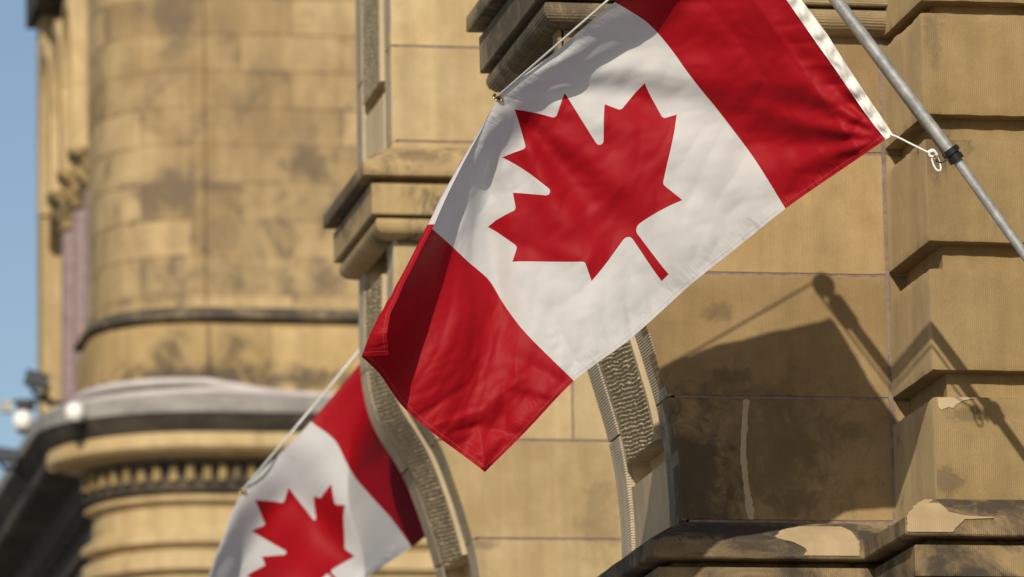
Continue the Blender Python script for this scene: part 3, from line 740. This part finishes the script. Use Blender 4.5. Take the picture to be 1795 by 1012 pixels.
def flag_mesh(nu=250, nv=125):
    pts = []; edges = []
    for p in LEAF: pts.append(Vector(p))
    n = len(LEAF); edges = [(i, (i+1) % n) for i in range(n)]
    la = np.array(LEAF)
    seg0 = la; seg1 = np.roll(la, -1, axis=0)
    for i in range(nu+1):
        for j in range(nv+1):
            u, v = i/nu, j/nv
            q = np.array((u, v)); d = seg1-seg0; t = np.clip(((q-seg0)*d).sum(1)/(d*d).sum(1), 0, 1)
            dist = np.hypot(*((seg0+d*t[:, None]-q).T*np.array([[2], [1]]))).min()
            if dist < .003: continue
            pts.append(Vector((u, v)))
    for ub in (.25, .75):
        b0 = len(pts)
        for j in range(nv+1): pts.append(Vector((ub, j/nv)))
        edges += [(b0+j, b0+j+1) for j in range(nv)]
    r = delaunay_2d_cdt(pts, edges, [], 0, 1e-6)
    V = [(p.x, p.y) for p in r[0]]; F = [f for f in r[2]]
    cu = np.array([sum(V[i][0] for i in f)/len(f) for f in F]); cv = np.array([sum(V[i][1] for i in f)/len(f) for f in F])
    m = ((cu < .25) | (cu > .75) | in_leaf(cu, cv)).astype(int).tolist()
    return V, F, m
FV, FF, FM = flag_mesh()
class TPS:
    def __init__(s, src, dst, lam=1e-4):
        s.p = np.array(src, float)*np.array([2, 1]); q = np.array(dst, float); n = len(s.p)
        K = s.U(np.linalg.norm(s.p[:, None]-s.p[None], axis=2))+np.eye(n)*lam
        Pm = np.hstack([np.ones((n, 1)), s.p]); A = np.zeros((n+3, n+3)); A[:n, :n] = K; A[:n, n:] = Pm; A[n:, :n] = Pm.T
        s.w = np.linalg.solve(A, np.vstack([q, np.zeros((3, 2))]))
    @staticmethod
    def U(r): return np.where(r > 1e-9, r*r*np.log(np.maximum(r, 1e-9)), 0)
    def __call__(s, uv):
        uv = np.array(uv, float)*np.array([2, 1])
        K = s.U(np.linalg.norm(uv[:, None]-s.p[None], axis=2))
        return np.hstack([K, np.ones((len(uv), 1)), uv])@s.w
def SV(x, y): return (1-x/9600, 1-y/4800)
def arcp(pts):                          # v by arc length
    d = [0]
    for a, b in zip(pts, pts[1:]): d.append(d[-1]+math.dist(a, b))
    return [q/d[-1] for q in d]
def sstep(x): x = np.clip(x, 0, 1); return x*x*(3-2*x)
def vfold1(u): return 1-np.interp(u, [.5, .58, .75, .80, .86, .92, .96, 1], [0, .010, .030, .029, .031, .046, .072, .115])
corr = []
def colpts(u, pts, v1=1.0):
    for p, q in zip(pts, arcp(pts)): corr.append(((u, q*v1), p))
colpts(0, [(1553, 244), (1533, 219), (1511, 189), (1465, 121), (1426, 66), (1380, 0), (1300, -118)])
colpts(.25, [(1377, 366), (1355, 330), (1320, 275), (1252, 185), (1185, 98), (1135, 40), (1078, 4)])
corr += [((.5, 0), (1192, 516)), ((.375, 0), (1285, 440)), ((.625, 0), (1098, 600)), ((.125, 0), (1466, 304)), ((.875, 0), (928, 750)), ((.5, 1), (872, 174)), ((.375, 1), (975, 90)), ((.125, 1), (1188, -60))]
pts75 = [(1006, 668), (963, 626), (911, 572), (877, 524), (856, 490), (824, 462), (749, 394)]
for p, v in zip(pts75, (0, .15, .335, .47, .57, .66, float(vfold1(np.array(.75))))): corr.append(((.75, v), p))
pts1 = [(850, 828), (800, 790), (735, 740), (700, 706), (664, 654), (633, 625)]
for p, q in zip(pts1, arcp(pts1)): corr.append(((1, q*float(vfold1(np.array(1.0)))), p))
for u, p in ((.57, (838, 232)), (.66, (792, 310)), (.87, (690, 508))): corr.append(((u, float(vfold1(np.array(u)))), p))
for (x, y), p in [((4800, 400), (902, 192)), ((5550, 890), (990, 163)), ((5178, 1075), (973, 204)), ((5400, 1990), (1053, 251)), ((5880, 1545), (1060, 183)), ((6015, 1825), (1088, 192)), ((6600, 1715), (1130, 146)),
                  ((6420, 2330), (1163, 206)), ((6660, 2465), (1186, 201)), ((5705, 3265), (1164, 323)), ((5815, 3620), (1196, 351)), ((4890, 4430), (1172, 481)), ((4710, 4430), (1160, 493)), ((4880, 3490), (1116, 400)), ((4720, 3490), (1100, 416)),
                  ((4050, 890), (880, 276)), ((4422, 1075), (919, 259)), ((4200, 1990), (961, 338)), ((3720, 1545), (899, 338)), ((3585, 1825), (903, 367)), ((3000, 1715), (855, 398)), ((3180, 2330), (905, 433)), ((2940, 2465), (898, 459)),
                  ((3895, 3265), (1024, 461)), ((3785, 3620), (1037, 493))]: corr.append((SV(x, y), p))
tps1 = TPS([c[0] for c in corr], [c[1] for c in corr], 2e-4)
def fold_noise(u, v, k, sx, sy, seed):
    return np.array([mnoise.noise((a*sx+seed, b*sy-seed, seed)) for a, b in zip(u, v)])*k
def creases(u, v, k, sx, sy, seed, rot=0.0):
    ca, sa = math.cos(rot), math.sin(rot); p, q = u*2*ca-v*sa, u*2*sa+v*ca
    return np.array([k*(1-abs(2*mnoise.noise((a*sx+seed+.6*mnoise.noise((a*5, b*5, seed+9)), b*sy-seed, seed)))) for a, b in zip(p, q)])
def dents(u, v, segs):
    d = np.zeros_like(u)
    for (u0, v0, u1, v1, amp, wd) in segs:
        ax_, ay_ = (u1-u0)*2, v1-v0; L2 = ax_*ax_+ay_*ay_
        t = np.clip(((u-u0)*2*ax_+(v-v0)*ay_)/L2, -.2, 1.2); dist = np.sqrt(((u-u0)*2-ax_*t)**2+(v-v0-ay_*t)**2+(wd*.22)**2)
        sd = np.tanh((((u-u0)*2)*ay_-(v-v0)*ax_)/math.sqrt(L2)/(wd*.5))
        tap = np.sin(np.pi*np.clip((t+.2)/1.4, 0, 1))**.7
        d += .85*amp*tap*np.exp(-dist/wd)*(1-.45*sd)
    return d
SEGS = [(.995, .46, .90, .38, .016, .030), (.985, .36, .91, .24, -.015, .028), (.975, .27, .925, .18, .014, .022), (.80, .01, .845, .22, -.016, .035), (.845, .22, .905, .08, .016, .03), (.77, .03, .80, .28, .014, .035),
        (.90, .01, .935, .15, .012, .02), (.93, .30, .86, .36, .012, .03), (.73, .02, .70, .25, .014, .03), (.69, .01, .655, .15, -.011, .022), (.655, .01, .63, .13, .010, .02), (.61, .01, .58, .12, .009, .02), (.56, .01, .54, .09, .008, .018),
        (.50, .01, .485, .08, .006, .016), (.45, .01, .43, .09, .006, .016), (.40, .01, .39, .07, .006, .016), (.33, .01, .31, .08, .006, .016),
        (.0, .06, .11, .10, .010, .022), (.0, .12, .085, .16, -.009, .02), (.0, .18, .075, .235, .010, .02), (.0, .27, .06, .33, .009, .018), (.0, .36, .055, .42, -.008, .018), (.0, .47, .05, .52, .008, .018), (.0, .56, .05, .60, .007, .018),
        (.06, .01, .12, .05, .008, .016), (.14, .01, .19, .07, .007, .018), (.20, .01, .25, .05, .006, .016),
        (.5, .97, .47, .72, .006, .03), (.5, .97, .53, .70, -.007, .03), (.5, .98, .42, .84, .004, .022), (.50, .96, .57, .80, .005, .022), (.60, .45, .40, .40, -.006, .03), (.55, .60, .36, .50, .006, .04), (.72, .75, .60, .30, .008, .05)]
def depth1(u, v):
    y = np.full_like(u, 18.80)
    # the upper edge curls towards the viewer past the grommet
    c = sstep((v-.79)/.21)**1.1*sstep((u-.0)/.26)
    c2 = sstep((v-.62)/.36)**1.25*sstep((u-.62)/.22); y -= .17*c2
    y -= (.14+.04*np.exp(-((u-.26)/.14)**2))*c
    y += np.interp(u, [0, .06, .14, .25, .35, .5, .75, 1], [0, .05, .17, .30, .36, .42, .50, .50])
    # folds fan out of the grommet
    gx, gy = (u-.5)*2, 1.0-v; ang = np.arctan2(gx, gy+.03); rad = np.hypot(gx, gy)
    am = sstep((rad-.05)/.35)*(1-sstep((rad-.9)/.5))
    y += .016*np.sin(ang*9+1.2)*am+.010*np.sin(ang*17+.4)*am
    # broad waves across the fly
    y += .030*np.sin((u*2+v*.9)*3.6+.6)*sstep((u-.25)/.5)
    y += .022*np.sin((u*2-v*.55)*7.0+1.0)*sstep((u-.45)/.4)
    # tension folds out of the lower hoist corner
    hx, hy = u*2, v; a2 = np.arctan2(hy, hx+.02); r2 = np.hypot(hx, hy)
    y += .009*np.sin(a2*15+.5)*sstep((r2-.03)/.15)*(1-sstep((r2-.3)/.45))
    y += fold_noise(u, v, .012, 9, 5, 3.3)+fold_noise(u, v, .006, 22, 11, 8.1)
    # crumples towards the lower fly corner
    y += creases(u, v, .0045, 4, 11, 4.2, .5)+creases(u, v, .0018, 12, 22, 7.7, -.3)
    y += dents(u, v, SEGS)
    k = sstep((u-.55)/.4)*(1-sstep((v-.1)/.5))
    y -= creases(u, v, .026, 3.2, 6, 11.3, .9)*k
    y += (fold_noise(u, v, .022, 11, 7, 5.7)+fold_noise(u, v, .005, 28, 14, 2.9))*k
    return y
def build_flag(tps, depth, vfold, flapdir, name_root, Yref, header_px, grommet_px, sc_):
    uv = np.array(FV); u, v = uv[:, 0], uv[:, 1]
    vf = vfold(u); vv = np.minimum(v, vf); over = np.maximum(0, v-vf)
    px = tps(np.stack([u, vv], 1)); Y = depth(u, vv)
    px = px+np.array(flapdir)[None]*over[:, None]*460*sc_
    Y = Y-.016*np.sin(np.minimum(over/.05, 1)*np.pi/2)-over*.25
    V = [P(px[i, 0], px[i, 1], Y[i]) for i in range(len(u))]
    mb = MB(); mb.v = [tuple(p) for p in V]; mb.f = [tuple(f) for f in FF]; mb.uv = [[FV[i] for i in f] for f in FF]; mb.m = FM; mb.a = [.5]*len(FF)
    mb.build('cloth', [m_white, m_red], name_root, smooth=True)
    return
flag1 = thing('flag', P(1556, 240, 18.8), 'large sharp red and white maple leaf flag hung slanting from the grey pole', 'flag', 'maple leaf flags on the facade')
build_flag(tps1, depth1, vfold1, (.92, -.05), flag1, 18.8, None, None, 1.0)
# canvas header sewn to the hoist
hb = MB(); n = 110; V = []; F = []
inn = [(1300, -118), (1380, 0), (1426, 66), (1465, 121), (1511, 189), (1533, 219), (1553, 244)]
outr = [(1324, -130), (1405, 0), (1450, 60), (1486, 117), (1529, 182), (1550, 212), (1566, 237)]
def interp(pts, t):
    a = arcp(pts)
    for i in range(len(a)-1):
        if t <= a[i+1]+1e-9:
            k = (t-a[i])/(a[i+1]-a[i]); return (pts[i][0]+(pts[i+1][0]-pts[i][0])*k, pts[i][1]+(pts[i+1][1]-pts[i][1])*k)
    return pts[-1]
K = 8
for i in range(n+1):
    t = i/n; a = interp(inn, t); b_ = interp(outr, t)
    for k in range(K+1):
        f = -.06+1.06*k/K; x = a[0]+(b_[0]-a[0])*f; y = a[1]+(b_[1]-a[1])*f
        dv = float(depth1(np.array([0.0]), np.array([1-t]))[0])
        wr = .009*math.sin(t*70+f*3.0+2*mnoise.noise((t*9, 0, 0)))*math.sin(math.pi*min(1, max(0, f)))+.007*mnoise.noise((t*26, f*2.5, 7))
        bul = -.010*math.sin(math.pi*max(0, min(1, f)))-.005*(f > .86)
        V.append(P(x, y, dv-.004+wr+bul))
for i in range(n):
    for k in range(K): F.append((i*(K+1)+k, (i+1)*(K+1)+k, (i+1)*(K+1)+k+1, i*(K+1)+k+1))
hb.raw(V, F); hb.build('header', m_canvas, flag1, smooth=True)
def torus(mb, c, nrm_, R_, r_, n=20, k=8, a0=0, a1=2*math.pi):
    nrm_ = nrm_.normalized(); ax = nrm_.orthogonal().normalized(); ay = nrm_.cross(ax)
    mb.tube([c+(ax*math.cos(a0+(a1-a0)*i/n)+ay*math.sin(a0+(a1-a0)*i/n))*R_ for i in range(n+1)], r_, k, caps=False)
gy = float(depth1(np.array([.5]), np.array([.985]))[0])
gpt = P(877, 173, gy-.006)
b = MB(); torus(b, gpt, fwd, .008, .0035); b.build('grommet', m_brass, flag1, smooth=True)

# pole: grey tube leaning out of the wall, black collar, ball finial, cable and stay
YP = 18.74
pt = P(1334, -176, YP); pbm = P(1985, 709, YP); ring = P(1671, 272, YP)
pole = thing('flag_pole', pbm, 'grey galvanised metal flagpole with black collar leaning out beside the near flag', 'flagpole', 'flagpoles on the facade')
ax = (pt-pbm).normalized()
b = MB(); b.tube([ring-ax*.002, ring.lerp(pt, .5), pt], .0205, 24); b.build('upper_tube', m_steel, pole, smooth=40)
b = MB(); b.tube([pbm, ring], .0172, 24); b.build('lower_tube', m_steel, pole, smooth=40)
b = MB(); b.tube([ring-ax*.026, ring-ax*.025, ring-ax*.005, ring-ax*.004, ring+ax*.004, ring+ax*.005, ring+ax*.022, ring+ax*.024], [.019, .028, .028, .025, .025, .033, .033, .030], 28)
b.tube([ring+ax*.0241, ring+ax*.026], [.032, .024], 28); b.build('collar', m_black, pole, smooth=40)
b = MB(); b.tube([pt-ax*.10, pt-ax*.095, pt+ax*.01, pt+ax*.02, pt+ax*.05], [.022, .031, .031, .014, .014], 16); b.ball(pt+ax*.082, .042, 18); b.build('finial', m_steel, pole, smooth=40)
b = MB(); c0 = P(1657, 274, YP-.03); c1 = P(1448, -8, YP-.03); c2 = P(1290, -215, YP-.03)
b.tube([c0, c1, c2], .0042, 8); b.build('cable', m_cable, pole, smooth=True)
b = MB(); st0 = P(871, 170, gy-.012); st2 = P(1298, -214, YP+.01)
st1 = st0.lerp(st2, .5)-Vector((0, 0, .012)); b.tube([st0, st1, st2], .0042, 8); b.build('stay_line', m_stay, pole, smooth=True)
b = MB(); hk = P(868, 169, gy-.01); torus(b, hk, (fwd+right*.6), .008, .0028, 16, 6); b.build('snap_hook', m_brass, pole, smooth=True)
b = MB(); b.tube([P(866, 167, gy-.014), P(873, 172, gy-.012), P(877, 174, gy-.012)], [.003, .006, .004], 8); b.build('toggle', m_black, pole, smooth=True)
b = MB(); bp = pbm+Vector((0, 0, 0)); b.tube([pbm-ax*.14, pbm+ax*.10], .027, 20); b.box(XW-.03, XW, YP-.1, YP+.1, pbm.z-.28, pbm.z+.06); b.build('wall_bracket', m_dkmet, pole, smooth=40)
# tie cord from the header to the collar
def rope(pxs, r=.0042): 
    p = [P(*q) for q in pxs]; dense = []
    for i in range(len(p)-1):
        p0, p1, p2, p3 = p[max(0, i-1)], p[i], p[i+1], p[min(len(p)-1, i+2)]
        for s_ in range(8):
            t = s_/8; dense.append(.5*((2*p1)+(p2-p0)*t+(2*p0-5*p1+4*p2-p3)*t*t+(3*p1-p0-3*p2+p3)*t**3))
    return dense+[p[-1]]
b = MB()
b.tube(rope([(1560, 236, 18.79), (1572, 240, 18.785), (1602, 255, 18.77), (1628, 268, 18.76)]), .0036, 8)
b.tube(rope([(1626, 267, 18.76), (1634, 263, 18.748), (1641, 267, 18.745), (1639, 274, 18.75), (1631, 274, 18.755), (1629, 268, 18.752), (1637, 265, 18.745), (1644, 272, 18.745)]), .0048, 8)
b.tube(rope([(1632, 272, 18.76), (1636, 288, 18.755), (1642, 298, 18.75), (1648, 299, 18.75), (1649, 292, 18.75), (1645, 280, 18.75), (1641, 272, 18.75)]), .0034, 8)
b.build('tie_cord', m_rope, flag1, smooth=True)
b = MB(); torus(b, P(1640, 276, 18.74), fwd+right*.5, .007, .0022, 14, 6); b.build('snap_hook', m_brass, flag1, smooth=True)
b = MB(); b.tube(rope([(1642, 282, 18.745), (1648, 285, 18.745), (1654, 284, 18.75), (1660, 280, 18.752)]), .0018, 6); b.ball(P(1643, 282, 18.742), .006, 10); b.build('wire_loop', m_black, flag1, smooth=True)

# second flag, further along, cut off by the further pier
Y2F = 26.9
corr2 = [((.5, 1), (424, 864)), ((.25, 1), (545, 739)), ((.375, 1), (486, 800)), ((.12, 1), (634, 634)), ((0, 1), (700, 560)), ((0, 0), (838, 880)), ((.25, 0), (722, 959)), ((.25, .85), (585, 770)), ((.25, .7), (604, 805)), ((.25, .45), (640, 858)), ((.25, .2), (685, 908)),
         ((.5, 0), (612, 1040)), ((.4, 0), (652, 1006)), ((.75, 0), (505, 1130)), ((1, 0), (395, 1240)), ((.62, 1), (392, 938)), ((.75, 1), (362, 1020)), ((1, 1), (300, 1190)), ((.75, .5), (430, 1078)), ((1, .5), (345, 1215))]
for (x, y), p in [((4800, 400), (447, 877)), ((4050, 890), (440, 931)), ((5550, 890), (506, 855)), ((5178, 1075), (496, 880)), ((4422, 1075), (463, 920)), ((5400, 1990), (552, 910)), ((4200, 1990), (500, 970)), ((5880, 1545), (550, 870)), ((6015, 1825), (562, 873)),
                  ((6600, 1715), (581, 849)), ((6420, 2330), (588, 884)), ((6660, 2465), (605, 886)), ((3720, 1545), (459, 976)), ((5705, 3265), (605, 962)), ((5815, 3620), (622, 975)), ((3000, 1715), (432, 1010))]:
    corr2.append((SV(x, y), p))
tps2 = TPS([c[0] for c in corr2], [c[1] for c in corr2], 3e-4)
def vfold2(u): return np.full_like(u, 1.0)
def depth2(u, v):
    y = np.full_like(u, Y2F)
    c = sstep((v-.72)/.28)**1.3*sstep((u-.35)/.2); y -= .22*c
    y += .07*np.sin((u*2-.1*v)*8.5+.6)*(1-sstep((u-.5)/.3))
    # deep fold across the hoist side
    y += .42*np.clip((.43-u-.28*v)/.30, 0, 1)*sstep((.85-v)/.35)
    y += .03*np.sin((u*2+v*.8)*5)
    y += fold_noise(u, v, .012, 9, 5, 6.3)
    return y
flag2 = thing('flag', P(838, 880, Y2F), 'smaller blurred maple leaf flag at the bottom, partly hidden behind the further curved pier', 'flag', 'maple leaf flags on the facade')
build_flag(tps2, depth2, vfold2, (1, 0), flag2, Y2F, None, None, .7)
g2 = float(depth2(np.array([.5]), np.array([.985]))[0])
b = MB(); torus(b, P(428, 863, g2-.008), fwd, .009, .004); b.build('grommet', m_brass, flag2, smooth=True)
pt2 = P(712, 520, Y2F); pb2 = P(1190, 1170, Y2F); ax2 = (pt2-pb2).normalized()
pole2 = thing('flag_pole', pb2, 'further flagpole hidden by the curved pier, its stay line reaching the smaller blurred flag', 'flagpole', 'flagpoles on the facade')
b = MB(); b.tube([pb2, pt2], .0195, 20); b.build('upper_tube', m_steel, pole2, smooth=40)
b = MB(); b.tube([P(424, 861, g2+.012), P(560, 700, Y2F+.06), P(632, 612, Y2F+.06), pt2], .0055, 8); b.build('stay_line', m_stay, pole2, smooth=True)
b = MB(); torus(b, P(423, 861, g2-.012), fwd+right*.5, .012, .0045); b.build('snap_hook', m_brass, pole2, smooth=True)
b = MB(); b.ball(pt2+ax2*.05, .042, 16); b.build('finial', m_steel, pole2, smooth=True)
